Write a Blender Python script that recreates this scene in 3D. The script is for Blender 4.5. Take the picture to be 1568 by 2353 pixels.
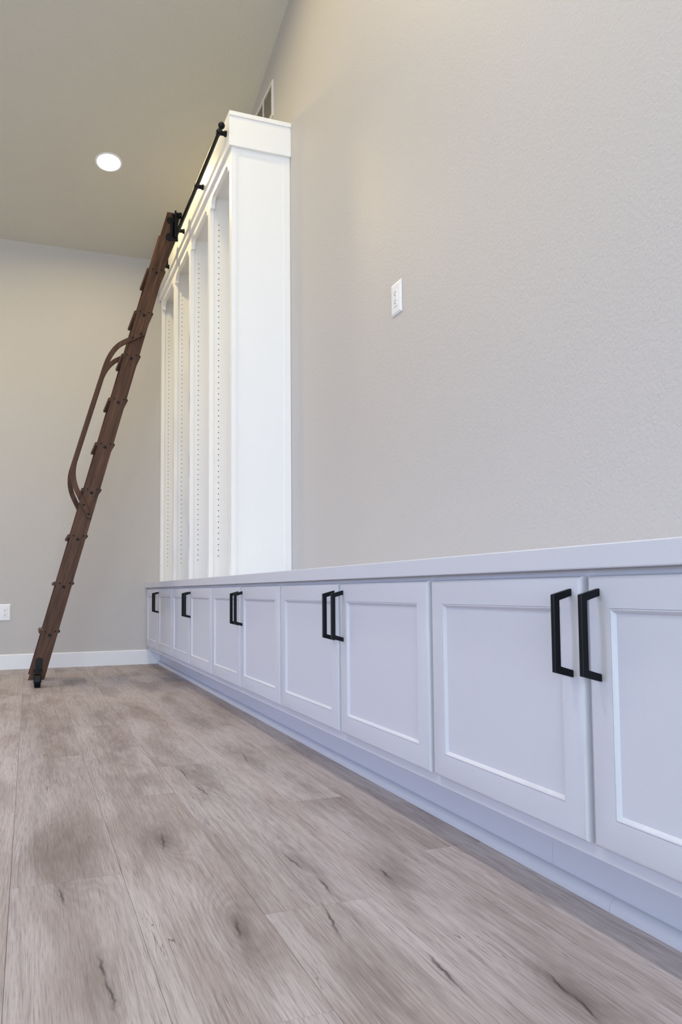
import bpy, math, random
from mathutils import Matrix, Vector

# ------------------------------------------------------------------ scene / camera / light
for o in list(bpy.data.objects):
    bpy.data.objects.remove(o)
SC = bpy.context.scene
COL = SC.collection
random.seed(7)

SC.view_settings.view_transform = 'Standard'
SC.view_settings.look = 'None'
SC.view_settings.gamma = 1.0
SC.view_settings.use_curve_mapping = False
SC.view_settings.exposure = 0.0
SC.cycles.max_bounces = 5
SC.cycles.diffuse_bounces = 5
SC.cycles.adaptive_threshold = 0.06
SC.cycles.glossy_bounces = 2
SC.cycles.transmission_bounces = 2
SC.cycles.transparent_max_bounces = 4

cam_d = bpy.data.cameras.new('camera')
cam = bpy.data.objects.new('camera', cam_d)
COL.objects.link(cam)
SC.camera = cam
YAW, PITCH, ROLL = 0.374834, 0.0647373, 0.00861608
fwd = Vector((math.sin(YAW) * math.cos(PITCH), math.cos(YAW) * math.cos(PITCH), math.sin(PITCH)))
right0 = Vector((math.cos(YAW), -math.sin(YAW), 0))
down0 = fwd.cross(right0)
right = math.cos(ROLL) * right0 + math.sin(ROLL) * down0
down = -math.sin(ROLL) * right0 + math.cos(ROLL) * down0
m = Matrix((right, -down, -fwd)).transposed().to_4x4()
m.translation = Vector((0, 0, 0.57))
cam.matrix_world = m
cam_d.sensor_fit = 'VERTICAL'
cam_d.sensor_height = 36.0
cam_d.lens = 1824.04 / 2353 * 36.0
cam_d.shift_y = (1237.95 - 1176.5) / 2353
cam_d.clip_start = 0.02

# room dimensions (metres)
XW = 1.3076          # right wall face
XL = -4.5            # left wall face
YB = 6.48            # back wall face
YR = -3.3            # rear wall face, behind the camera
ZC, SLOPE = 3.29, 0.241
YRIDGE = 1.6


def ceil_z(y):
    if y >= YRIDGE:
        return ZC + SLOPE * (YB - y)
    return ZC + SLOPE * (YB - YRIDGE) - SLOPE * (YRIDGE - y)


# windows behind the camera and in the left wall: daylight comes in through them
REAR_WIN = (-3.4, 0.9, 0.25, 2.35)     # x0 x1 z0 z1
LEFT_WIN = (1.4, 4.8, 0.65, 2.25)      # y0 y1 z0 z1
world = bpy.data.worlds.new('world')
SC.world = world
world.use_nodes = True
bg = world.node_tree.nodes['Background']
bg.inputs[0].default_value = (0.62, 0.76, 1.0, 1)
bg.inputs[1].default_value = 0.15


def area(name, loc, rot, sx, sy, power, color):
    d = bpy.data.lights.new(name, 'AREA')
    d.shape = 'RECTANGLE'
    d.size, d.size_y = sx, sy
    d.energy = power
    d.color = color
    o = bpy.data.objects.new(name, d)
    COL.objects.link(o)
    o.location = loc
    o.rotation_euler = rot
    return o


# light off the ground and the horizon, level through each window
area('daylight_rear', ((REAR_WIN[0] + REAR_WIN[1]) / 2, YR - 0.16, (REAR_WIN[2] + REAR_WIN[3]) / 2),
     (math.radians(90), 0, 0), REAR_WIN[1] - REAR_WIN[0], REAR_WIN[3] - REAR_WIN[2], 252, (0.68, 0.84, 1.0))
area('daylight_left', (XL - 0.16, (LEFT_WIN[0] + LEFT_WIN[1]) / 2, (LEFT_WIN[2] + LEFT_WIN[3]) / 2),
     (math.radians(90), 0, math.radians(-90)), LEFT_WIN[1] - LEFT_WIN[0], LEFT_WIN[3] - LEFT_WIN[2], 48, (1.0, 0.97, 0.86))
# blue sky outside, above the horizon, falling through the windows
SKY = (0.20, 0.35, 1.0)
area('sky_left', (-10.5, 3.2, 5.0), (math.radians(80), 0, math.radians(-90)), 14, 6, 2500, SKY)
LAMP_STRENGTH = 8.0       # glow of the lens itself
LAMP_SPREAD = 174
WARM, COOL = (1.0, 0.80, 0.40), (0.93, 0.92, 0.97)     # warm bulbs by the bookcase, daylight bulbs over the viewer


# ------------------------------------------------------------------ materials
def S(c):
    """sRGB 0-255 -> linear"""
    out = []
    for v in c:
        v /= 255.0
        out.append(v / 12.92 if v <= 0.04045 else ((v + 0.055) / 1.055) ** 2.4)
    return (*out, 1.0)


def new_mat(name):
    mt = bpy.data.materials.new(name)
    mt.use_nodes = True
    nt = mt.node_tree
    b = nt.nodes['Principled BSDF']
    return mt, nt, b


def N(nt, typ, **kw):
    n = nt.nodes.new(typ)
    for k, v in kw.items():
        setattr(n, k, v)
    return n


def math_node(nt, op, a, b=None, c=None, clamp=False):
    n = nt.nodes.new('ShaderNodeMath')
    n.operation = op
    n.use_clamp = clamp
    for i, v in enumerate((a, b, c)):
        if v is None:
            continue
        if isinstance(v, (int, float)):
            n.inputs[i].default_value = v
        else:
            nt.links.new(v, n.inputs[i])
    return n.outputs[0]


def mix_col(nt, fac, a, b, blend='MIX'):
    n = nt.nodes.new('ShaderNodeMix')
    n.data_type = 'RGBA'
    n.blend_type = blend
    for sock, v in ((n.inputs[0], fac), (n.inputs[6], a), (n.inputs[7], b)):
        if isinstance(v, (int, float)):
            sock.default_value = v
        elif isinstance(v, tuple):
            sock.default_value = v
        else:
            nt.links.new(v, sock)
    return n.outputs[2]


def noise(nt, vec, scale=1.0, detail=2.0, rough=0.5, dist=0.0):
    n = nt.nodes.new('ShaderNodeTexNoise')
    n.inputs['Scale'].default_value = scale
    n.inputs['Detail'].default_value = detail
    n.inputs['Roughness'].default_value = rough
    n.inputs['Distortion'].default_value = dist
    nt.links.new(vec, n.inputs['Vector'])
    return n.outputs['Fac']


def maprange(nt, v, a, b, c, d, smooth=False):
    n = nt.nodes.new('ShaderNodeMapRange')
    if smooth:
        n.interpolation_type = 'SMOOTHSTEP'
    nt.links.new(v, n.inputs[0])
    for i, x in enumerate((a, b, c, d)):
        n.inputs[i + 1].default_value = x
    return n.outputs[0]


def painted(name, color, rough, bump_scale=0, bump_dist=0.0, var=0.02, detail=2.0, spec=0.4):
    mt, nt, b = new_mat(name)
    g = N(nt, 'ShaderNodeNewGeometry')
    big = noise(nt, g.outputs['Position'], 1.3, 2)
    lo = tuple(c * (1 - var) for c in color[:3]) + (1,)
    hi = tuple(min(1, c * (1 + var)) for c in color[:3]) + (1,)
    nt.links.new(mix_col(nt, big, lo, hi), b.inputs['Base Color'])
    b.inputs['Roughness'].default_value = rough
    b.inputs['Specular IOR Level'].default_value = spec
    if bump_scale:
        h = noise(nt, g.outputs['Position'], bump_scale, detail, 0.55)
        bp = N(nt, 'ShaderNodeBump')
        bp.inputs['Strength'].default_value = 1.0
        bp.inputs['Distance'].default_value = bump_dist
        nt.links.new(h, bp.inputs['Height'])
        nt.links.new(bp.outputs['Normal'], b.inputs['Normal'])
    return mt


M = {}
M['wall'] = painted('wall_paint', (0.530, 0.505, 0.480, 1), 0.55, 115, 0.0019, 0.015, 3)
M['ceiling'] = painted('ceiling_paint', (0.62, 0.597, 0.515, 1), 0.8, 120, 0.003, 0.02, 3, 0.2)
M['trim'] = painted('white_trim_paint', (0.80, 0.81, 0.82, 1), 0.4, 0, 0, 0.01)
M['bookcase'] = painted('white_bookcase_paint', (0.92, 0.915, 0.90, 1), 0.38, 60, 0.0003, 0.01)
M['cabinet'] = painted('grey_white_cabinet_paint', (0.605, 0.615, 0.65, 1), 0.42, 400, 0.00025, 0.012)
M['plastic'] = painted('white_plastic', (0.82, 0.82, 0.82, 1), 0.3, 0, 0, 0.01)
M['hole'] = painted('dark_slot', (0.03, 0.028, 0.026, 1), 0.7, 0, 0, 0.02)
M['pin'] = painted('drilled_hole', (0.03, 0.025, 0.022, 1), 0.8, 0, 0, 0.02)
M['vent_white'] = painted('vent_enamel', (0.72, 0.70, 0.66, 1), 0.45, 0, 0, 0.02)
M['vent_dark'] = painted('vent_grey', (0.52, 0.49, 0.45, 1), 0.7, 0, 0, 0.02)  # darker grey for the register's mesh and louvers
M['joint'] = painted('plank_joint', (0.26, 0.24, 0.23, 1), 0.8, 0, 0, 0.05)
M['window'] = painted('window_frame_paint', (0.75, 0.75, 0.75, 1), 0.45, 0, 0, 0.01)

# black metal
mt, nt, b = new_mat('black_metal')
g = N(nt, 'ShaderNodeNewGeometry')
nz = noise(nt, g.outputs['Position'], 300, 2)
nt.links.new(maprange(nt, nz, 0, 1, 0.30, 0.45), b.inputs['Roughness'])
b.inputs['Base Color'].default_value = (0.0025, 0.003, 0.005, 1)
b.inputs['Specular IOR Level'].default_value = 0.22
M['black'] = mt
mt, nt, b = new_mat('bronze_screw')
g = N(nt, 'ShaderNodeNewGeometry')
nz = noise(nt, g.outputs['Position'], 400, 2)
nt.links.new(maprange(nt, nz, 0, 1, 0.4, 0.6), b.inputs['Roughness'])
b.inputs['Base Color'].default_value = (0.004, 0.004, 0.006, 1)
b.inputs['Specular IOR Level'].default_value = 0.2
M['screw'] = mt

# walnut of the ladder: grain follows the member (object coordinates, z along the grain)
mt, nt, b = new_mat('walnut_wood')
tc = N(nt, 'ShaderNodeTexCoord')
oi = N(nt, 'ShaderNodeObjectInfo')
mp = N(nt, 'ShaderNodeMapping')
mp.inputs['Scale'].default_value = (46, 46, 3.2)
nt.links.new(tc.outputs['Object'], mp.inputs['Vector'])
off = N(nt, 'ShaderNodeVectorMath', operation='ADD')
cmb = N(nt, 'ShaderNodeCombineXYZ')
nt.links.new(math_node(nt, 'MULTIPLY', oi.outputs['Random'], 31.0), cmb.inputs[0])
nt.links.new(mp.outputs[0], off.inputs[0])
nt.links.new(cmb.outputs[0], off.inputs[1])
grain = noise(nt, off.outputs[0], 1.0, 4, 0.6, 0.8)
mp2 = N(nt, 'ShaderNodeMapping')
mp2.inputs['Scale'].default_value = (420, 420, 9)
nt.links.new(tc.outputs['Object'], mp2.inputs['Vector'])
fine = noise(nt, mp2.outputs[0], 1.0, 3, 0.6)
base = mix_col(nt, maprange(nt, grain, 0.3, 0.72, 0, 1), (0.040, 0.015, 0.0065, 1), (0.142, 0.065, 0.033, 1))
base = mix_col(nt, maprange(nt, fine, 0.35, 0.75, 0, 0.55), base, (0.030, 0.014, 0.008, 1))
nt.links.new(base, b.inputs['Base Color'])
b.inputs['Roughness'].default_value = 0.48
b.inputs['Specular IOR Level'].default_value = 0.28
bp = N(nt, 'ShaderNodeBump')
bp.inputs['Distance'].default_value = 0.0006
nt.links.new(fine, bp.inputs['Height'])
nt.links.new(bp.outputs['Normal'], b.inputs['Normal'])
M['walnut'] = mt


# vinyl plank: grey oak print, printed knots where the photograph shows them
def floor_material():
    mt, nt, b = new_mat('grey_oak_plank')
    g = N(nt, 'ShaderNodeNewGeometry')
    oi = N(nt, 'ShaderNodeObjectInfo')
    sx = N(nt, 'ShaderNodeSeparateXYZ')
    nt.links.new(g.outputs['Position'], sx.inputs[0])
    X, Y = sx.outputs[0], sx.outputs[1]
    R = math_node(nt, 'MULTIPLY', oi.outputs['Random'], 53.0)

    def vec(ax, ay, seed=0.0):
        c = N(nt, 'ShaderNodeCombineXYZ')
        nt.links.new(math_node(nt, 'MULTIPLY', X, ax), c.inputs[0])
        nt.links.new(math_node(nt, 'MULTIPLY', Y, ay), c.inputs[1])
        nt.links.new(math_node(nt, 'ADD', R, seed), c.inputs[2])
        return c.outputs[0]
    wob = noise(nt, vec(10, 2.2, 3.1), 1.0, 3, 0.6)
    # knots: x, y, half width, half length, strength, column centre
    knots = [(0.078, 1.88, 0.055, 0.20, 1.0, 0.081), (0.296, 1.905, 0.035, 0.13, 0.9, 0.291),
             (0.340, 1.345, 0.038, 0.13, 1.0, 0.291), (0.715, 2.72, 0.045, 0.20, 0.8, 0.711),
             (0.490, 2.60, 0.040, 0.24, 0.8, 0.501), (0.535, 1.64, 0.030, 0.15, 0.6, 0.501),
             (0.722, 0.955, 0.036, 0.10, 1.0, 0.711), (0.690, 1.475, 0.034, 0.11, 0.9, 0.711),
             (0.112, 1.24, 0.022, 0.10, 0.7, 0.081), (0.755, 2.25, 0.030, 0.16, 0.7, 0.711),
             (0.335, 3.90, 0.050, 0.22, 0.8, 0.291), (0.500, 4.05, 0.045, 0.25, 0.8, 0.501),
             (0.700, 3.55, 0.040, 0.22, 0.8, 0.711), (0.310, 3.05, 0.050, 0.30, 0.8, 0.291),
             (0.085, 3.35, 0.045, 0.25, 0.8, 0.081), (0.100, 2.72, 0.055, 0.22, 0.6, 0.081),
             (0.275, 2.45, 0.050, 0.25, 0.7, 0.291), (0.480, 1.08, 0.03, 0.12, 0.6, 0.501)]
    halo = None
    for (kx, ky, a, l, s, cc) in knots:
        a, l = a * 1.35, l * 1.25
        v = N(nt, 'ShaderNodeVectorMath', operation='MULTIPLY_ADD')      # (P - K) / (a, l)
        nt.links.new(g.outputs['Position'], v.inputs[0])
        v.inputs[1].default_value = (1 / a, 1 / l, 0)
        v.inputs[2].default_value = (-kx / a, -ky / l, 0)
        dd = N(nt, 'ShaderNodeVectorMath', operation='DOT_PRODUCT')
        nt.links.new(v.outputs[0], dd.inputs[0])
        nt.links.new(v.outputs[0], dd.inputs[1])
        e = math_node(nt, 'POWER', 0.4493, dd.outputs['Value'])          # exp(-0.8 r2)
        halo = math_node(nt, 'MULTIPLY', e, s) if halo is None else math_node(nt, 'MULTIPLY_ADD', e, s, halo)
    core = math_node(nt, 'POWER', math_node(nt, 'MINIMUM', halo, 1.0), 9.0)
    phi = math_node(nt, 'ADD', math_node(nt, 'MULTIPLY', X, 330.0), math_node(nt, 'MULTIPLY', wob, 40.0))
    phi = math_node(nt, 'ADD', phi, math_node(nt, 'MULTIPLY', halo, 38.0))
    rings = math_node(nt, 'ADD', math_node(nt, 'MULTIPLY', math_node(nt, 'SINE', phi), 0.5), 0.5)
    ring_amp = maprange(nt, noise(nt, vec(6, 1.1, 9.0), 1.0, 2), 0.40, 0.65, 0.10, 0.6)
    ring_amp = math_node(nt, 'ADD', ring_amp, math_node(nt, 'MULTIPLY', halo, 0.55))
    fine = noise(nt, vec(620, 14, 1.0), 1.0, 2, 0.65)
    fine2 = noise(nt, vec(260, 6, 33.0), 1.0, 2, 0.6)
    mid = noise(nt, vec(60, 1.9, 5.0), 1.0, 3, 0.65)
    blotch = noise(nt, vec(8, 1.7, 17.0), 1.0, 2, 0.55)
    warmth = noise(nt, vec(8, 0.9, 27.0), 1.0, 2, 0.5)
    patch = maprange(nt, noise(nt, vec(22, 6, 83.0), 1.0, 2, 0.6), 0.34, 0.66, 0.45, 1.1, True)
    light = S((189, 179, 177))
    col = mix_col(nt, maprange(nt, blotch, 0.42, 0.70, 0.0, 0.62, True), light, S((141, 126, 119)))
    col = mix_col(nt, maprange(nt, warmth, 0.50, 0.75, 0.0, 0.30, True), col, S((165, 145, 134)))
    col = mix_col(nt, maprange(nt, mid, 0.48, 0.72, 0.0, 0.34), col, S((116, 102, 97)))
    col = mix_col(nt, math_node(nt, 'MULTIPLY', math_node(nt, 'MULTIPLY', rings, ring_amp), 0.26), col, S((92, 79, 73)))
    col = mix_col(nt, maprange(nt, fine, 0.52, 0.70, 0.0, 0.50), col, S((106, 94, 90)))
    col = mix_col(nt, maprange(nt, fine2, 0.50, 0.68, 0.0, 0.32), col, S((112, 99, 94)))
    col = mix_col(nt, maprange(nt, fine, 0.26, 0.46, 0.35, 0.0), col, S((204, 196, 196)))
    col = mix_col(nt, math_node(nt, 'MULTIPLY', math_node(nt, 'MULTIPLY', halo, patch), 0.60, None, True), col, S((106, 92, 85)))
    col = mix_col(nt, math_node(nt, 'MULTIPLY', math_node(nt, 'MULTIPLY', core, patch), 0.35, None, True), col, S((82, 70, 66)))
    # single dark splits: x, y, half length, slant
    wig = math_node(nt, 'MULTIPLY', math_node(nt, 'SUBTRACT', noise(nt, vec(30, 40, 95.0), 1.0, 1), 0.5), 0.012)
    xw = math_node(nt, 'ADD', X, wig)
    pw = N(nt, 'ShaderNodeCombineXYZ')
    nt.links.new(xw, pw.inputs[0])
    nt.links.new(Y, pw.inputs[1])
    acc = None
    for kx, ky, hl, sl in [(0.1129, 1.2945, 0.031, -0.061), (0.118, 1.2102, 0.046, -0.045), (0.3386, 1.3516, 0.03, 0.138),
                           (0.2938, 1.8794, 0.05, 0.108), (0.5278, 1.6387, 0.041, -0.086), (0.543, 1.4806, 0.036, 0.058),
                           (0.7222, 0.9885, 0.029, 0.161), (0.7143, 0.921, 0.031, 0.164), (0.6769, 1.493, 0.031, 0.032),
                           (0.4621, 2.5486, 0.055, 0.018), (0.4724, 2.3076, 0.06, -0.087), (0.6996, 2.6918, 0.047, 0.132),
                           (0.588, 1.0882, 0.054, 0.041), (0.4976, 1.3262, 0.06, 0.16), (0.0665, 1.6212, 0.036, -0.082)]:
        v = N(nt, 'ShaderNodeVectorMath', operation='SUBTRACT')
        nt.links.new(pw.outputs[0], v.inputs[0])
        v.inputs[1].default_value = (kx, ky, 0)
        # two dot products give the sheared, scaled coordinates
        d1 = N(nt, 'ShaderNodeVectorMath', operation='DOT_PRODUCT')
        nt.links.new(v.outputs[0], d1.inputs[0])
        d1.inputs[1].default_value = (1 / 0.0024, -sl / 0.0024, 0)
        d2 = N(nt, 'ShaderNodeVectorMath', operation='DOT_PRODUCT')
        nt.links.new(v.outputs[0], d2.inputs[0])
        d2.inputs[1].default_value = (0, 1 / hl, 0)
        r1 = math_node(nt, 'MULTIPLY', d1.outputs['Value'], d1.outputs['Value'])
        r2 = math_node(nt, 'MULTIPLY_ADD', d2.outputs['Value'], d2.outputs['Value'], r1)
        e = math_node(nt, 'POWER', 0.45, r2)
        acc = e if acc is None else math_node(nt, 'MAXIMUM', acc, e)
    col = mix_col(nt, math_node(nt, 'MULTIPLY', acc, 0.85), col, S((46, 39, 38)))
    # splits in the print
    spl = noise(nt, vec(70, 2.2, 61.0), 1.0, 2, 0.5, 0.6)
    spl = maprange(nt, math_node(nt, 'ABSOLUTE', math_node(nt, 'SUBTRACT', spl, 0.5)), 0.0, 0.010, 1.0, 0.0, True)
    smk = maprange(nt, noise(nt, vec(9, 2.4, 71.0), 1.0, 1), 0.60, 0.70, 0.0, 0.8, True)
    col = mix_col(nt, math_node(nt, 'MULTIPLY', spl, smk), col, S((78, 66, 62)))
    hsv = N(nt, 'ShaderNodeHueSaturation')
    nt.links.new(maprange(nt, oi.outputs['Random'], 0, 1, 0.83, 0.95), hsv.inputs['Value'])
    nt.links.new(col, hsv.inputs['Color'])
    nt.links.new(hsv.outputs[0], b.inputs['Base Color'])
    nt.links.new(maprange(nt, fine, 0.2, 0.8, 0.42, 0.58), b.inputs['Roughness'])
    b.inputs['Specular IOR Level'].default_value = 0.35
    bp = N(nt, 'ShaderNodeBump')
    bp.inputs['Distance'].default_value = 0.0006
    bp.inputs['Strength'].default_value = 0.8
    nt.links.new(fine, bp.inputs['Height'])
    nt.links.new(bp.outputs['Normal'], b.inputs['Normal'])
    return mt


M['floor'] = floor_material()

mt, nt, b = new_mat('lamp_lens')
em = N(nt, 'ShaderNodeEmission')
em.inputs[0].default_value = (1.0, 0.93, 0.80, 1)
em.inputs[1].default_value = LAMP_STRENGTH
nt.links.new(em.outputs[0], nt.nodes['Material Output'].inputs[0])
M['lens'] = mt
mt, nt, b = new_mat('window_glass')
tr = N(nt, 'ShaderNodeBsdfTransparent')
gl = N(nt, 'ShaderNodeBsdfGlossy')
gl.inputs['Roughness'].default_value = 0.02
mx = N(nt, 'ShaderNodeMixShader')
mx.inputs[0].default_value = 0.06
nt.links.new(tr.outputs[0], mx.inputs[1])
nt.links.new(gl.outputs[0], mx.inputs[2])
nt.links.new(mx.outputs[0], nt.nodes['Material Output'].inputs[0])
M['glass'] = mt


# ------------------------------------------------------------------ mesh helpers
class MB:
    def __init__(self):
        self.v, self.f = [], []

    def add(self, verts, faces):
        k = len(self.v)
        self.v += [tuple(p) for p in verts]
        self.f += [tuple(i + k for i in fc) for fc in faces]
        return self

    def box(self, x0, x1, y0, y1, z0, z1):
        p = [(x0, y0, z0), (x1, y0, z0), (x1, y1, z0), (x0, y1, z0),
             (x0, y0, z1), (x1, y0, z1), (x1, y1, z1), (x0, y1, z1)]
        return self.add(p, [(0, 3, 2, 1), (4, 5, 6, 7), (0, 1, 5, 4), (1, 2, 6, 5), (2, 3, 7, 6), (3, 0, 4, 7)])

    def cyl(self, c, axis, r, h, seg=20, r2=None):
        """cylinder centred on c along axis 'X','Y','Z' (or a vector)"""
        r2 = r if r2 is None else r2
        a = {'X': Vector((1, 0, 0)), 'Y': Vector((0, 1, 0)), 'Z': Vector((0, 0, 1))}.get(axis, axis) if isinstance(axis, str) else Vector(axis).normalized()
        u = a.orthogonal().normalized()
        w = a.cross(u)
        c = Vector(c)
        vs, fs = [], []
        for k in range(seg):
            t = 2 * math.pi * k / seg
            d = u * math.cos(t) + w * math.sin(t)
            vs.append(c - a * h / 2 + d * r)
            vs.append(c + a * h / 2 + d * r2)
        for k in range(seg):
            j = (k + 1) % seg
            fs.append((2 * k, 2 * j, 2 * j + 1, 2 * k + 1))
        fs.append(tuple(2 * k for k in range(seg))[::-1])
        fs.append(tuple(2 * k + 1 for k in range(seg)))
        return self.add(vs, fs)

    def sphere(self, c, r, n=12, seg=20):
        vs, fs = [], []
        for i in range(n + 1):
            t = math.pi * i / n
            for k in range(seg):
                p = 2 * math.pi * k / seg
                vs.append((c[0] + r * math.sin(t) * math.cos(p), c[1] + r * math.sin(t) * math.sin(p), c[2] + r * math.cos(t)))
        for i in range(n):
            for k in range(seg):
                j = (k + 1) % seg
                fs.append((i * seg + k, (i + 1) * seg + k, (i + 1) * seg + j, i * seg + j))
        return self.add(vs, fs)

    def prism(self, pts, a0, a1, plane):
        """extrude polygon pts; plane 'XZ' -> extrude along Y, 'YZ' -> along X, 'XY' -> along Z"""
        def mk(p, a):
            return {'XZ': (p[0], a, p[1]), 'YZ': (a, p[0], p[1]), 'XY': (p[0], p[1], a)}[plane]
        n = len(pts)
        vs = [mk(p, a0) for p in pts] + [mk(p, a1) for p in pts]
        fs = [(i, (i + 1) % n, n + (i + 1) % n, n + i) for i in range(n)]
        fs += [tuple(range(n))[::-1], tuple(range(n, 2 * n))]
        return self.add(vs, fs)

    def build(self, name, mat, parent=None, bevel=0.0, smooth=False, loc=None, kind=None, seg=2, angle=35):
        me = bpy.data.meshes.new(name)
        org = Vector(loc) if loc is not None else Vector((0, 0, 0))
        me.from_pydata([tuple(Vector(p) - org) for p in self.v], [], self.f)
        import bmesh
        bm = bmesh.new()
        bm.from_mesh(me)
        bmesh.ops.recalc_face_normals(bm, faces=bm.faces)
        bm.to_mesh(me)
        bm.free()
        me.materials.append(M[mat])
        if smooth:
            for p in me.polygons:
                p.use_smooth = True
            try:
                me.set_sharp_from_angle(angle=math.radians(angle))
            except Exception:
                pass
        o = bpy.data.objects.new(name, me)
        COL.objects.link(o)
        if parent is not None:
            o.parent = parent
            o.location = org - parent_world(parent)
        else:
            o.location = org
        if bevel:
            md = o.modifiers.new('bevel', 'BEVEL')
            md.width = bevel
            md.segments = seg
            md.limit_method = 'ANGLE'
            md.angle_limit = math.radians(40)
        if kind:
            o['kind'] = kind
        return o


def parent_world(o):
    v = Vector((0, 0, 0))
    while o is not None:
        v += o.location
        o = o.parent
    return v


def tag(o, label, cat, group=None):
    o['label'] = label
    o['category'] = cat
    if group:
        o['group'] = group
    return o


def thing(name, loc, label, cat, group=None):
    o = bpy.data.objects.new(name, None)
    o.empty_display_size = 0.05
    COL.objects.link(o)
    o.location = loc
    return tag(o, label, cat, group)


def struct(o, label=None, cat=None):
    o['kind'] = 'structure'
    if label:
        o['label'] = label
    if cat:
        o['category'] = cat
    return o


# ------------------------------------------------------------------ room shell
T = 0.12
struct(MB().box(XL, 1.45, YR, YB, -0.10, -0.0065).build('floor', 'joint'),
       'grey oak plank floor running along the cabinets', 'floor')
FLOOR = bpy.data.objects['floor']

# walls
rise = ceil_z(YRIDGE)
pts = [(YR - T, -0.1), (YB + T, -0.1), (YB + T, ceil_z(YB) + 0.2), (YRIDGE, rise + 0.2), (YR - T, ceil_z(YR) + 0.2)]
struct(MB().prism(pts, XW, XW + T, 'YZ').build('wall_right', 'wall'), 'greige textured wall above the low cabinets', 'wall')
struct(MB().box(XL - T, XW, YB, YB + T, -0.1, ZC + 0.15).build('wall_back', 'wall'), 'greige wall behind the leaning ladder', 'wall')
y0, y1, z0, z1 = LEFT_WIN
mb = MB()
mb.box(XL - T, XL, YR, y0, -0.1, 4.6).box(XL - T, XL, y1, YB, -0.1, 4.6)
mb.box(XL - T, XL, y0, y1, -0.1, z0).box(XL - T, XL, y0, y1, z1, 4.6)
struct(mb.build('wall_left', 'wall'), 'greige wall with wide window, out of frame', 'wall')
x0, x1, z0, z1 = REAR_WIN
mb = MB()
mb.box(XL - T, x0, YR - T, YR, -0.1, 3.6).box(x1, XW, YR - T, YR, -0.1, 3.6)
mb.box(x0, x1, YR - T, YR, -0.1, z0).box(x0, x1, YR - T, YR, z1, 3.6)
struct(mb.build('wall_rear', 'wall'), 'greige wall with large window behind the viewer', 'wall')
cp = [(YB + T, ceil_z(YB + T)), (YRIDGE, rise), (YR - T, ceil_z(YR - T)),
      (YR - T, ceil_z(YR - T) + 0.1), (YRIDGE, rise + 0.1), (YB + T, ceil_z(YB + T) + 0.1)]
struct(MB().prism(cp, XL - T, XW + 0.02, 'YZ').build('ceiling', 'ceiling'), 'sloping vaulted ceiling with orange peel texture', 'ceiling')

# windows (out of frame, they let the daylight in)
def window(name, a0, a1, z0, z1, wall):
    def bx(mb, p0, p1, q0, q1, d0, d1):
        if wall == 'rear':
            return mb.box(p0, p1, YR - T + d0, YR - T + d1, q0, q1)
        return mb.box(XL - T + d0, XL - T + d1, p0, p1, q0, q1)
    mb = MB()
    w = 0.05
    bx(mb, a0, a1, z0, z0 + w, 0.02, 0.1); bx(mb, a0, a1, z1 - w, z1, 0.02, 0.1)
    bx(mb, a0, a0 + w, z0 + w, z1 - w, 0.02, 0.1); bx(mb, a1 - w, a1, z0 + w, z1 - w, 0.02, 0.1)
    n = 3
    for k in range(1, n):
        c = a0 + (a1 - a0) * k / n
        bx(mb, c - w / 2, c + w / 2, z0 + w, z1 - w, 0.02, 0.1)
    o = struct(mb.build(name, 'window'), 'white framed window', 'window')
    for k in range(n):
        c0 = a0 + (a1 - a0) * k / n + 0.02
        c1 = a0 + (a1 - a0) * (k + 1) / n - 0.02
        bx(MB(), c0, c1, z0 + 0.04, z1 - 0.04, 0.055, 0.061).build('pane', 'glass', o)
    return o


window('window_1', *REAR_WIN, 'rear')
window('window_2', *LEFT_WIN, 'left')

# floor planks: one object each, children of the floor
PW, PL, TH = 0.2103, 1.27, 0.0065
col0 = -0.0245
plank_mesh = {}


def plank(xa, xb, ya, yb):
    w, l = round(xb - xa, 4), round(yb - ya, 4)
    if (w, l) not in plank_mesh:
        g, c = 0.0002, 0.0006
        a, bb = w / 2 - g, l / 2 - g
        v = [(-a, -bb, -TH), (a, -bb, -TH), (a, bb, -TH), (-a, bb, -TH),
             (-a, -bb, -c), (a, -bb, -c), (a, bb, -c), (-a, bb, -c),
             (-a + c, -bb + c, 0), (a - c, -bb + c, 0), (a - c, bb - c, 0), (-a + c, bb - c, 0)]
        f = [(3, 2, 1, 0), (8, 9, 10, 11)]
        for s in (0, 4):
            f += [(s + i, s + (i + 1) % 4, s + 4 + (i + 1) % 4, s + 4 + i) for i in range(4)]
        me = bpy.data.meshes.new('plank')
        me.from_pydata(v, [], f)
        me.materials.append(M['floor'])
        plank_mesh[(w, l)] = me
    o = bpy.data.objects.new('plank', plank_mesh[(w, l)])
    COL.objects.link(o)
    o.parent = FLOOR
    o.location = ((xa + xb) / 2, (ya + yb) / 2, 0)


first_joint = {-1: 2.273, 0: 1.70, 1: 1.046, 2: 1.392, 3: 2.087, 4: 1.592}
c = -22
while True:
    xa = col0 + c * PW
    xb = xa + PW
    if xa > 0.99:
        break
    if xb > XL + 0.01:
        j = first_joint.get(c, random.uniform(0, PL))
        k0 = math.floor((YR - j) / PL)
        ys = [YR]
        k = k0 + 1
        while j + k * PL < YB - 0.02:
            yy = j + k * PL
            if yy > YR + 0.05:
                ys.append(yy)
            k += 1
        ys.append(YB)
        for a, bb in zip(ys[:-1], ys[1:]):
            plank(max(xa, XL), min(xb, 1.02), a, bb)
    c += 1

# baseboards
def baseboard(name, x0, x1):
    pf = [(YB, 0.0), (YB, 0.112), (YB - 0.010, 0.112), (YB - 0.014, 0.106), (YB - 0.014, 0.0)]
    return struct(MB().prism(pf, x0, x1, 'YZ').build(name, 'trim'), 'white baseboard along the back wall', 'baseboard')


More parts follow.
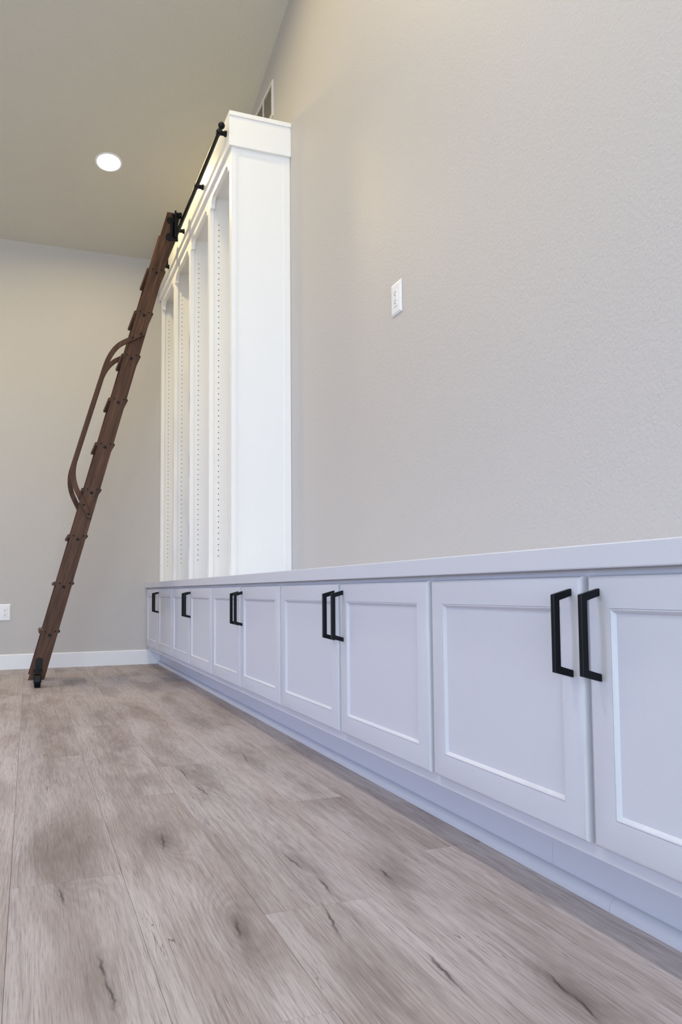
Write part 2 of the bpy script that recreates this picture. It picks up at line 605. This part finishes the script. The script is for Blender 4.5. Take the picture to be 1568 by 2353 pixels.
baseboard('baseboard_back', XL, 0.985)
pf = [(XL, 0.0), (XL, 0.112), (XL + 0.010, 0.112), (XL + 0.014, 0.106), (XL + 0.014, 0.0)]
struct(MB().prism(pf, YR, YB - 0.014, 'XZ').build('baseboard_left', 'trim'), 'white baseboard along the left wall, out of frame', 'baseboard')

# ------------------------------------------------------------------ low cabinets
YFAR = 6.475
EDGE = [5.880, 5.278, 4.670, 4.063, 3.467, 2.868, 2.262, 1.674, 1.114, 0.520]   # near edge of each door
GAP = 0.018
XD, XF = 0.876, 0.8915           # door face, face frame
ZD0, ZD1 = 0.1445, 0.591
ZF0, ZF1 = 0.1185, 0.602
handle_mesh = None


def ring_loft(mb, y0, y1, z0, z1, prof, x0):
    """concentric rectangular rings; prof = [(inset, depth)], depth measured from x0 into +X"""
    rings = []
    for ins, d in prof:
        rings.append([(x0 + d, y0 + ins, z0 + ins), (x0 + d, y1 - ins, z0 + ins),
                      (x0 + d, y1 - ins, z1 - ins), (x0 + d, y0 + ins, z1 - ins)])
    vs = [p for r in rings for p in r]
    fs = []
    for k in range(len(rings) - 1):
        for i in range(4):
            j = (i + 1) % 4
            fs.append((4 * k + i, 4 * k + j, 4 * k + 4 + j, 4 * k + 4 + i))
    mb.add(vs, fs)
    return mb


def make_handle(parent, yc):
    global handle_mesh
    zc, p = 0.493, 0.038
    if handle_mesh is None:
        # side outline in X,Z: splayed feet at the door, bar parallel to it
        t = 0.0125
        out = [(0, 0.0765), (0, 0.0635 + 0.0005), (-p + t, 0.0565), (-p + t, -0.0565), (0, -0.064), (0, -0.0765),
               (-p, -0.0665), (-p, 0.0665)]
        mb = MB()
        # convex pieces of the outline, extruded across the width
        w = 0.0047
        vs = [(x, -w, z) for x, z in out] + [(x, w, z) for x, z in out]
        n = len(out)
        fs = [(i, (i + 1) % n, n + (i + 1) % n, n + i) for i in range(n)]
        for s in (0, n):
            q = [(0, 1, 2, 7), (7, 2, 3, 6), (6, 3, 4, 5)]
            for f in q:
                fs.append(tuple(s + i for i in (f if s else f[::-1])))
        mb.add(vs, fs)
        o = mb.build('handle', 'black')
        handle_mesh = o.data
        bpy.data.objects.remove(o)
    o = bpy.data.objects.new('handle', handle_mesh)
    COL.objects.link(o)
    o.parent = parent
    o.location = Vector((XD, yc, zc)) - parent_world(parent)
    md = o.modifiers.new('bevel', 'BEVEL')
    md.width = 0.0012
    md.segments = 2
    md.limit_method = 'ANGLE'
    md.angle_limit = math.radians(50)
    o['label'] = 'black angular bar pull with splayed feet'
    return o


def make_door(parent, ya, yb, handle_y):
    mb = MB()
    ring_loft(mb, ya, yb, ZD0, ZD1, [(0.012, 0.0155), (0.0, 0.0155), (0.0, 0.0075), (0.0006, 0.0048), (0.0022, 0.0022), (0.0048, 0.0006), (0.0075, 0.0), (0.054, 0.0), (0.0545, 0.002)], XD)
    d = mb.build('door', 'cabinet', parent, loc=(XD, (ya + yb) / 2, ZD0), smooth=True, angle=25)
    ring_loft(MB(), ya, yb, ZD0, ZD1, [(0.0545, 0.0020), (0.0549, 0.0006), (0.0560, 0.0001), (0.0572, 0.0005), (0.0577, 0.0016),
                                      (0.0583, 0.0017), (0.0625, 0.0062), (0.0634, 0.0076)], XD).build('bead_moulding', 'cabinet', d)
    i = 0.0624
    MB().box(XD + 0.0066, XD + 0.012, ya + i, yb - i, ZD0 + i, ZD1 - i).build('door_panel', 'cabinet', d)
    make_handle(d, handle_y)
    return d


unit_labels = [
    'grey-white two-door low cabinet in the corner, farthest from the viewer',
    'grey-white two-door low cabinet next to the corner cabinet, below the bookcase',
    'grey-white two-door low cabinet third from the back wall, middle of the row',
    'grey-white two-door low cabinet fourth from the back wall, fully in view',
    'grey-white two-door low cabinet nearest the viewer, cut off by the right edge',
]
bounds = [YFAR, EDGE[1] - GAP / 2, EDGE[3] - GAP / 2, EDGE[5] - GAP / 2, EDGE[7] - GAP / 2, EDGE[9] - GAP / 2]
for u in range(5):
    yb, ya = bounds[u] - 0.0006, bounds[u + 1] + 0.0006
    c = thing('base_cabinet', (XF, (ya + yb) / 2, ZF0), unit_labels[u], 'cabinet', 'low cabinets along the right wall')
    b = MB()
    b.box(XF + 0.019, XW - 0.004, ya, ya + 0.016, ZF0, ZF1).box(XF + 0.019, XW - 0.004, yb - 0.016, yb, ZF0, ZF1)
    b.box(XF + 0.019, XW - 0.004, ya + 0.016, yb - 0.016, ZF0, ZF0 + 0.016)
    b.box(XW - 0.012, XW - 0.004, ya + 0.016, yb - 0.016, ZF0 + 0.016, ZF1)
    b.build('body', 'cabinet', c)
    b = MB()
    ym = EDGE[2 * u] - GAP / 2
    b.box(XF, XF + 0.019, ya, yb, ZF0, ZF0 + 0.04).box(XF, XF + 0.019, ya, yb, ZF1 - 0.04, ZF1)
    for q0, q1 in ((ya, ya + 0.04), (ym - 0.02, ym + 0.02), (yb - 0.04, yb)):
        b.box(XF, XF + 0.019, q0, q1, ZF0 + 0.04, ZF1 - 0.04)
    b.build('face_frame', 'cabinet', c, bevel=0.0008)
    dfar = (EDGE[2 * u], (EDGE[2 * u - 1] - GAP) if u else 6.462)
    dnear = (EDGE[2 * u + 1], EDGE[2 * u] - GAP)
    make_door(c, dfar[0], dfar[1], dfar[0] + 0.0275)
    make_door(c, dnear[0], dnear[1], dnear[1] - 0.0275)

# countertop
tag(MB().box(0.865, XW - 0.001, 0.49, YFAR, 0.602, 0.6425).build('countertop', 'cabinet', bevel=0.0025, loc=(0.865, 0.49, 0.602)),
    'long grey-white slab top over the row of low cabinets', 'countertop')

# toe kick (two boards meeting at a butt joint) and shoe moulding (two lengths)
XT = 0.979
tk = bpy.data.objects.new('trim_1', None); COL.objects.link(tk); tk.location = (XT, 0.5, 0)
struct(tk, 'recessed grey-white toe kick board under the low cabinets', 'toe kick')
JT = 1.352
MB().box(XT, XT + 0.016, JT + 0.0004, YB, 0.0, ZF0).build('board', 'cabinet', tk)
MB().box(XT, XT + 0.016, 0.51, JT - 0.0004, 0.0, ZF0).build('board', 'cabinet', tk)
sm = bpy.data.objects.new('trim_2', None); COL.objects.link(sm); sm.location = (XT, 0.5, 0)
struct(sm, 'rounded shoe moulding along the foot of the toe kick', 'shoe moulding')
arc = [(XT - 0.0005, 0.0), (XT - 0.0005, 0.0225)]
for k in range(9):
    t = math.pi / 2 * k / 8
    arc.append((XT - 0.003 - 0.0155 * math.sin(t), 0.0035 + 0.019 * math.cos(t)))
arc.append((XT - 0.0185, 0.0))
JS = 1.166
MB().prism(arc, JS + 0.0004, YB - 0.014, 'XZ').build('moulding', 'cabinet', sm, smooth=True)
MB().prism(arc, 0.51, JS - 0.0004, 'XZ').build('moulding', 'cabinet', sm, smooth=True)

# ------------------------------------------------------------------ bookcase
XB = 0.977
Z0, ZFR, ZS = 0.6430, 2.953, 3.1165      # bottom, frieze bottom, cap bottom
FAR = [6.475, 5.870, 5.252, 4.643, 4.091]  # far edge of each stile
SW, ST = 0.051, 0.026
bk = thing('bookcase', (XB, 4.04, Z0), 'tall white built-in bookcase with four empty bays standing on the countertop', 'bookcase')
for f in FAR:
    MB().box(XB, XB + ST, f - SW, f, Z0, ZFR + 0.01).build('stile', 'bookcase', bk, bevel=0.0015)
# valances with dropped ends
for k in range(4):
    yb, ya = FAR[k] - SW, FAR[k + 1]
    zt, zm, ze = ZFR + 0.008, 2.906, 2.855
    pts = [(ya, zt), (ya, ze), (ya + 0.034, ze)]
    for i in range(1, 7):
        t = math.pi / 2 * i / 6
        pts.append((ya + 0.034 + 0.05 * (1 - math.cos(t)), ze + (zm - ze) * math.sin(t)))
    for i in range(6, -1, -1):
        t = math.pi / 2 * i / 6
        pts.append((yb - 0.034 - 0.05 * (1 - math.cos(t)), ze + (zm - ze) * math.sin(t)))
    pts += [(yb, ze), (yb, zt)]
    MB().prism(pts, XB + 0.0005, XB + ST - 0.002, 'YZ').build('valance', 'bookcase', bk)
# partitions with shelf-pin holes
for k in range(4):
    f = FAR[k]
    ya, yb = f - SW + 0.008, f - 0.008
    p = MB().box(XB + ST, XW - 0.012, ya, yb, Z0, ZFR).build('partition', 'bookcase', bk)
    h = MB()
    z = 0.777
    while z < 2.80:
        h.cyl((1.034, ya - 0.0002, z), 'Y', 0.0031, 0.0012, 8)
        h.cyl((1.26, ya - 0.0002, z), 'Y', 0.0031, 0.0012, 8)
        z += 0.0333
    h.build('shelf_pin_holes', 'pin', p, kind='stuff')
MB().box(XW - 0.012, XW - 0.002, 4.06, 6.475, Z0, ZFR).build('back_panel', 'bookcase', bk)
MB().box(XB + ST, XW - 0.012, 4.064, 6.475, ZFR - 0.012, ZFR + 0.008).build('top_panel', 'bookcase', bk)
# end panel: flat panel with stiles and rails a few millimetres proud
e = MB().box(XB + ST, XW - 0.001, 4.046, 4.064, Z0, ZFR + 0.01).build('end_panel', 'bookcase', bk)
MB().box(XB + ST - 0.0005, XB + 0.036, 4.0432, 4.046, Z0, ZFR + 0.01).build('panel_stile', 'bookcase', e, bevel=0.0012)
MB().box(XW - 0.040, XW - 0.001, 4.0432, 4.046, Z0, ZFR + 0.01).build('panel_stile', 'bookcase', e, bevel=0.0012)
# frieze and cap
fr = MB().box(0.9605, XW - 0.0005, 4.025, 6.476, ZFR, ZS).build('frieze', 'bookcase', bk, bevel=0.0015)
MB().box(0.9600, XW - 0.0005, 4.018, 6.476, ZS, 3.1405).build('cap', 'bookcase', bk, bevel=0.0015)

# ------------------------------------------------------------------ ladder rail
XR, ZR, RR = 0.918, 3.046, 0.0122
rl = thing('ladder_rail', (XR, 4.03, ZR), 'black metal ladder rail with ball end on the bookcase frieze', 'rail')
MB().cyl((XR, (4.03 + 6.44) / 2, ZR), 'Y', RR, 6.44 - 4.03, 20).build('tube', 'black', rl, smooth=True)
MB().sphere((XR, 4.022, ZR), 0.0185).build('ball_end', 'black', rl, smooth=True)
MB().sphere((XR, 6.448, ZR), 0.0185).build('ball_end', 'black', rl, smooth=True)
for y in (4.09, 4.70, 5.34, 5.98):
    b = MB()
    b.cyl(((XR + 0.9599) / 2, y, ZR), 'X', 0.0125, 0.9599 - XR, 14)
    b.cyl((0.9549, y, ZR), 'X', 0.0165, 0.010, 18)
    b.cyl((XR, y, ZR), 'Y', 0.0155, 0.026, 18)
    b.build('rail_bracket', 'black', rl, smooth=True)

# ------------------------------------------------------------------ library ladder
LX0, LZ0, LX1, LZ1 = 0.0037, 0.042, 0.8205, 3.0994
LK = (LX1 - LX0) / (LZ1 - LZ0)
LWID = 0.093                         # width of a stile measured level
YN0, YN1 = 5.205, 5.230              # near stile
YF0, YF1 = 5.580, 5.605              # far stile
ld = thing('library_ladder', (0.05, 5.4, 0.0), 'walnut rolling library ladder leaning on the bookcase rail', 'ladder')
TILT = math.atan(LK)


def lx(z):
    return LX0 + LK * (z - LZ0)


def along(o):
    """turn the object's own axes so its z runs along the ladder (wood grain), keeping the shape in place"""
    rot = Matrix.Rotation(TILT, 4, 'Y')
    o.data.transform(rot.inverted())
    o.rotation_euler = (0, TILT, 0)


tread_z = [0.332 + 0.2953 * k for k in range(9)]
for (ya, yb, side) in ((YN0, YN1, -1), (YF0, YF1, 1)):
    pts = [(LX0, LZ0), (LX0 + LWID, LZ0), (LX1 + LWID, LZ1), (LX1, LZ1)]
    s = MB().prism(pts, ya, yb, 'XZ').build('stile', 'walnut', ld, bevel=0.002, loc=(LX0 + LWID / 2, (ya + yb) / 2, LZ0))
    along(s)
    yf = ya if side < 0 else yb
    scr = MB()
    for z in tread_z:
        c = lx(z) + LWID / 2
        scr.cyl((c - 0.029, yf, z), 'Y', 0.0056, 0.003, 10)
        scr.cyl((c + 0.029, yf, z), 'Y', 0.0056, 0.003, 10)
        scr.cyl((c - 0.005, yf, z - 0.022), 'Y', 0.0095, 0.005, 14)
    o = scr.build('screw_heads', 'screw', ld, kind='stuff')
for z in tread_z:
    xa = lx(z) - 0.020
    xb = lx(z) + LWID + 0.011
    t = 0.0105
    pts = [(xa + 0.004, z - t), (xb - 0.010, z - t)]
    for k in range(7):
        a = -math.pi / 2 + math.pi * k / 6
        pts.append((xb - t + t * math.cos(a), z + t * math.sin(a)))
    pts += [(xa + 0.006, z + t), (xa, z + t - 0.006), (xa, z - t + 0.004)]
    MB().prism(pts, YN1 - 0.006, YF0 + 0.006, 'XZ').build('tread', 'walnut', ld, loc=((xa + xb) / 2, (YN1 + YF0) / 2, z))


# grab rails: flat bent strips screwed to the outer faces of the stiles
def bez(p0, p1, p2, n):
    return [((1 - t) ** 2 * p0[0] + 2 * t * (1 - t) * p1[0] + t * t * p2[0],
             (1 - t) ** 2 * p0[1] + 2 * t * (1 - t) * p1[1] + t * t * p2[1]) for t in [i / n for i in range(n + 1)]]


path = [(0.662, 2.2475)] + bez((0.545, 2.1785), (0.469, 2.134), (0.428, 1.992), 10) + \
    bez((0.259, 1.400), (0.229, 1.295), (0.277, 1.195), 10) + [(0.348, 1.045)]
HW = 0.0155


def grab_rail(ya, yb):
    L, Rr = [], []
    n = len(path)
    for i, p in enumerate(path):
        a = path[max(0, i - 1)]
        b = path[min(n - 1, i + 1)]
        d = Vector((b[0] - a[0], b[1] - a[1])).normalized()
        nn = Vector((-d.y, d.x))
        L.append((p[0] + nn.x * HW, p[1] + nn.y * HW))
        Rr.append((p[0] - nn.x * HW, p[1] - nn.y * HW))

    def cap(p, d):
        out = []
        nn = Vector((-d.y, d.x))
        for k in range(1, 6):
            t = math.pi * k / 6
            v = nn * math.cos(t) + d * math.sin(t)
            out.append((p[0] + v.x * HW, p[1] + v.y * HW))
        return out
    d_end = Vector((path[-1][0] - path[-2][0], path[-1][1] - path[-2][1])).normalized()
    d_st = Vector((path[0][0] - path[1][0], path[0][1] - path[1][1])).normalized()
    ce = cap(path[-1], d_end)
    cs = cap(path[0], d_st)
    # strip faces: quads along the path plus the rounded ends
    mb = MB()
    vs, fs = [], []
    outline = L + ce + Rr[::-1] + cs
    m_ = len(outline)
    vs = [(x, ya, z) for x, z in outline] + [(x, yb, z) for x, z in outline]
    fs = [(i, (i + 1) % m_, m_ + (i + 1) % m_, m_ + i) for i in range(m_)]
    iL = list(range(n))
    iR = [n + len(ce) + (n - 1 - i) for i in range(n)]
    for s in (0, m_):
        for i in range(n - 1):
            fs.append((s + iL[i], s + iL[i + 1], s + iR[i + 1], s + iR[i]))
        fs.append(tuple(s + q for q in [iL[-1]] + list(range(n, n + len(ce))) + [iR[-1]]))
        fs.append(tuple(s + q for q in [iR[0]] + list(range(n + len(ce) + n, m_)) + [iL[0]]))
    mb.add(vs, fs)
    o = mb.build('grab_rail', 'walnut', ld, bevel=0.003, loc=(0.4, (ya + yb) / 2, 1.6))
    along(o)
    yf = ya if ya < 5.4 else yb
    sc = MB()
    for x, z in ((0.655, 2.2435), (0.603, 2.213), (0.3138, 1.1167), (0.341, 1.0595)):
        sc.cyl((x, yf, z), 'Y', 0.0075, 0.004, 12)
    so = sc.build('screw_heads', 'screw', ld, kind='stuff')
    return o


grab_rail(YN0 - 0.019, YN0 + 0.0)
grab_rail(YF1 - 0.0, YF1 + 0.019)

# roller hooks at the head of each stile
for ya, yb, s in ((YN0, YN1, -1), (YF0, YF1, 1)):
    y_out = ya - 0.003 if s < 0 else yb + 0.003
    b = MB()
    for cx, cz, r in ((0.842, 3.042, 0.024), (0.838, 2.928, 0.027)):
        b.cyl((cx, y_out, cz), 'Y', r, 0.006, 24)
    b.box(0.842, 0.868, y_out - 0.003, y_out + 0.003, 2.930, 3.04)
    # strap that carries the wheel over the rail
    b.box(0.858, 0.893, min(y_out - s * 0.006, y_out + s * 0.003), max(y_out - s * 0.006, y_out + s * 0.003), 2.905, 3.085)
    pl = b.build('roller_hook', 'black', ld, bevel=0.0015)
    yc = y_out + s * 0.012
    w = MB()
    w.cyl((0.905, yc, ZR + RR + 0.021), 'X', 0.021, 0.016, 20)
    w.cyl((0.880, yc, ZR + RR + 0.021), 'X', 0.006, 0.06, 10)
    w.build('roller', 'black', pl, smooth=True)
    q = MB()
    q.box(0.868, 0.878, yc - 0.012, yc + 0.012, ZR - 0.12, ZR + 0.048)
    q.box(0.868, 0.900, yc - 0.010, yc + 0.010, ZR + 0.036, ZR + 0.048)
    q.box(0.868, 0.880, yc - 0.006, yc + 0.006, ZR + 0.048, ZR + 0.062)
    q.build('roller_housing', 'black', pl, bevel=0.001)

# casters at the foot of each stile
for ya, yb, s in ((YN0, YN1, -1), (YF0, YF1, 1)):
    y_out = ya if s < 0 else yb
    cx = 0.058
    w0, w1 = (y_out - 0.007, y_out) if s < 0 else (y_out, y_out + 0.007)
    pts = [(cx - 0.013, 0.085), (cx + 0.025, 0.085), (cx + 0.0265, 0.158)]
    for k in range(9):
        t = math.pi * k / 8
        pts.append((cx + 0.0075 + 0.0185 * math.cos(t), 0.160 + 0.017 * math.sin(t)))
    pts.append((cx - 0.012, 0.158))
    cs = MB().prism(pts, w0, w1, 'XZ').build('caster_bracket', 'black', ld, bevel=0.001)
    yc = y_out + s * 0.036
    f = MB()
    f.box(cx - 0.024, cx - 0.021, yc - 0.014, yc + 0.014, 0.030, 0.105)
    f.box(cx + 0.019, cx + 0.022, yc - 0.014, yc + 0.014, 0.030, 0.105)
    f.box(cx - 0.024, cx + 0.022, min(yc - 0.014, y_out), max(yc + 0.014, y_out), 0.099, 0.106)
    f.build('fork', 'black', cs)
    w = MB()
    w.cyl((cx - 0.001, yc, 0.040), 'X', 0.040, 0.038, 28)
    w.build('wheel', 'black', cs, bevel=0.006, smooth=True)

# ------------------------------------------------------------------ recessed lights
NRM = Vector((0, SLOPE, 1)).normalized()      # ceiling normal (pointing up)


def downlight(x, y, watts, color, label):
    z = ceil_z(y)
    n = NRM if y > YRIDGE else Vector((0, -SLOPE, 1)).normalized()
    c = Vector((x, y, z))
    o = thing('recessed_light', c, label, 'ceiling light', 'recessed ceiling lights')
    u = n.orthogonal().normalized()
    w = n.cross(u)
    # trim ring
    prof = [(0.077, -0.001), (0.080, -0.004), (0.088, -0.004), (0.093, 0.0005)]
    seg = 40
    vs, fs = [], []
    for k in range(seg):
        t = 2 * math.pi * k / seg
        d = u * math.cos(t) + w * math.sin(t)
        for r, h in prof:
            vs.append(c + d * r + n * h)
    q = len(prof)
    for k in range(seg):
        j = (k + 1) % seg
        for i in range(q - 1):
            fs.append((k * q + i, k * q + i + 1, j * q + i + 1, j * q + i))
    MB().add(vs, fs).build('trim_ring', 'plastic', o, smooth=True)
    MB().cyl(c - n * 0.0015, n, 0.0775, 0.002, 40).build('lens', 'lens', o)
    d = bpy.data.lights.new('lamp_beam', 'AREA')
    d.shape = 'DISK'
    d.size = 0.15
    d.energy = watts
    d.color = color
    d.spread = math.radians(LAMP_SPREAD)
    lo = bpy.data.objects.new('lamp_beam', d)
    COL.objects.link(lo)
    lo.parent = o
    lo.location = -n * 0.006
    lo.rotation_euler = n.to_track_quat('Z', 'Y').to_euler()
    return o


downlight(0.467, 5.50, 14, WARM, 'glowing round recessed light in the ceiling above the ladder')
for x, y, w, col, lb in ((0.467, 3.55, 10, WARM, 'recessed ceiling light over the near end of the bookcase, out of frame'),
                         (0.467, 1.75, 20, COOL, 'recessed ceiling light over the low cabinets near the ridge, out of frame'),
                         (0.467, -0.3, 28, COOL, 'recessed ceiling light directly over the viewer, out of frame'),
                         (-1.45, 3.55, 24, COOL, 'added fill downlight, second in an unseen left row, out of frame'),  # unseen left row, added to light the doors steeply and shade the toe kick
                         (-1.45, 1.75, 30, COOL, 'added fill downlight, third in an unseen left row, out of frame'),
                         (-1.45, 5.50, 27, WARM, 'added fill downlight for the back wall left of the ladder, out of frame')):  # unseen lamp added to brighten the back wall
    downlight(x, y, w, col, lb)

# ------------------------------------------------------------------ wall register
vy0, vy1, vz0, vz1 = 4.352, 4.945, 3.378, 3.602
vt = thing('wall_vent', (XW, (vy0 + vy1) / 2, vz0), 'white air register high on the wall behind the bookcase crown', 'vent')
b = MB()
ring_loft(b, vy0, vy1, vz0, vz1, [(0, 0.0), (0.0, -0.006), (0.004, -0.010), (0.020, -0.010), (0.022, -0.002)], XW)
b.build('frame', 'vent_white', vt)
MB().box(XW - 0.002, XW - 0.0002, vy0 + 0.02, vy1 - 0.02, vz0 + 0.02, vz1 - 0.02).build('grille_back', 'vent_dark', vt)
for k in (1, 2):
    y = vy0 + (vy1 - vy0) * k / 3
    MB().box(XW - 0.011, XW - 0.002, y - 0.005, y + 0.005, vz0 + 0.02, vz1 - 0.02).build('divider', 'vent_white', vt)
b = MB()
z = vz0 + 0.03
while z < vz1 - 0.025:
    b.add([(XW - 0.002, vy0 + 0.02, z + 0.006), (XW - 0.008, vy0 + 0.02, z), (XW - 0.008, vy1 - 0.02, z), (XW - 0.002, vy1 - 0.02, z + 0.006),
           (XW - 0.002, vy0 + 0.02, z + 0.007), (XW - 0.008, vy0 + 0.02, z + 0.001), (XW - 0.008, vy1 - 0.02, z + 0.001), (XW - 0.002, vy1 - 0.02, z + 0.007)],
          [(0, 1, 2, 3), (7, 6, 5, 4), (0, 4, 5, 1), (2, 6, 7, 3), (1, 5, 6, 2)])
    z += 0.012
b.build('louvers', 'vent_dark', vt, kind='stuff')


# ------------------------------------------------------------------ power outlets
def outlet(wall, a, zc, wid, hei, label):
    """a = centre along the wall"""
    loc = (XW, a, zc) if wall == 'right' else (a, YB, zc)
    o = thing('power_outlet', loc, label, 'outlet', 'power outlets')

    def bx(mb, p0, p1, q0, q1, d0, d1):
        if wall == 'right':
            return mb.box(XW - d1, XW - d0, a + p0, a + p1, zc + q0, zc + q1)
        return mb.box(a + p0, a + p1, YB - d1, YB - d0, zc + q0, zc + q1)

    # bevelled plate as a loft of rectangles
    mb = MB()
    rings = [(0, 0.0005), (0, 0.0025), (0.007, 0.0065), (0.010, 0.007)]
    vs = []
    for ins, d in rings:
        for sx, sz in ((-1, -1), (1, -1), (1, 1), (-1, 1)):
            p, q = sx * (wid / 2 - ins), sz * (hei / 2 - ins)
            vs.append((XW - d, a + p, zc + q) if wall == 'right' else (a + p, YB - d, zc + q))
    fs = []
    for k in range(3):
        for i in range(4):
            j = (i + 1) % 4
            fs.append((4 * k + i, 4 * k + j, 4 * k + 4 + j, 4 * k + 4 + i))
    fs.append((12, 13, 14, 15))
    mb.add(vs, fs)
    mb.build('wall_plate', 'plastic', o)
    bx(MB(), -0.0168, 0.0168, -0.0335, 0.0335, 0.006, 0.0095).build('receptacle', 'plastic', o, bevel=0.0008)
    s = MB()
    for q in (0.016, -0.016):
        bx(s, -0.0078, -0.0058, q + 0.001, q + 0.0085, 0.0094, 0.0098)
        bx(s, 0.0058, 0.0078, q + 0.001, q + 0.0085, 0.0094, 0.0098)
        c = (XW - 0.0096, a, zc + q - 0.006) if wall == 'right' else (a, YB - 0.0096, zc + q - 0.006)
        s.cyl(c, 'X' if wall == 'right' else 'Y', 0.0030, 0.0006, 10)
    s.build('slots', 'hole', o, kind='stuff')
    return o


outlet('right', 2.709, 1.693, 0.088, 0.126, 'white power outlet plate on the wall above the countertop')
outlet('back', -0.163, 0.425, 0.079, 0.125, 'white power outlet plate low on the back wall, left of the ladder')
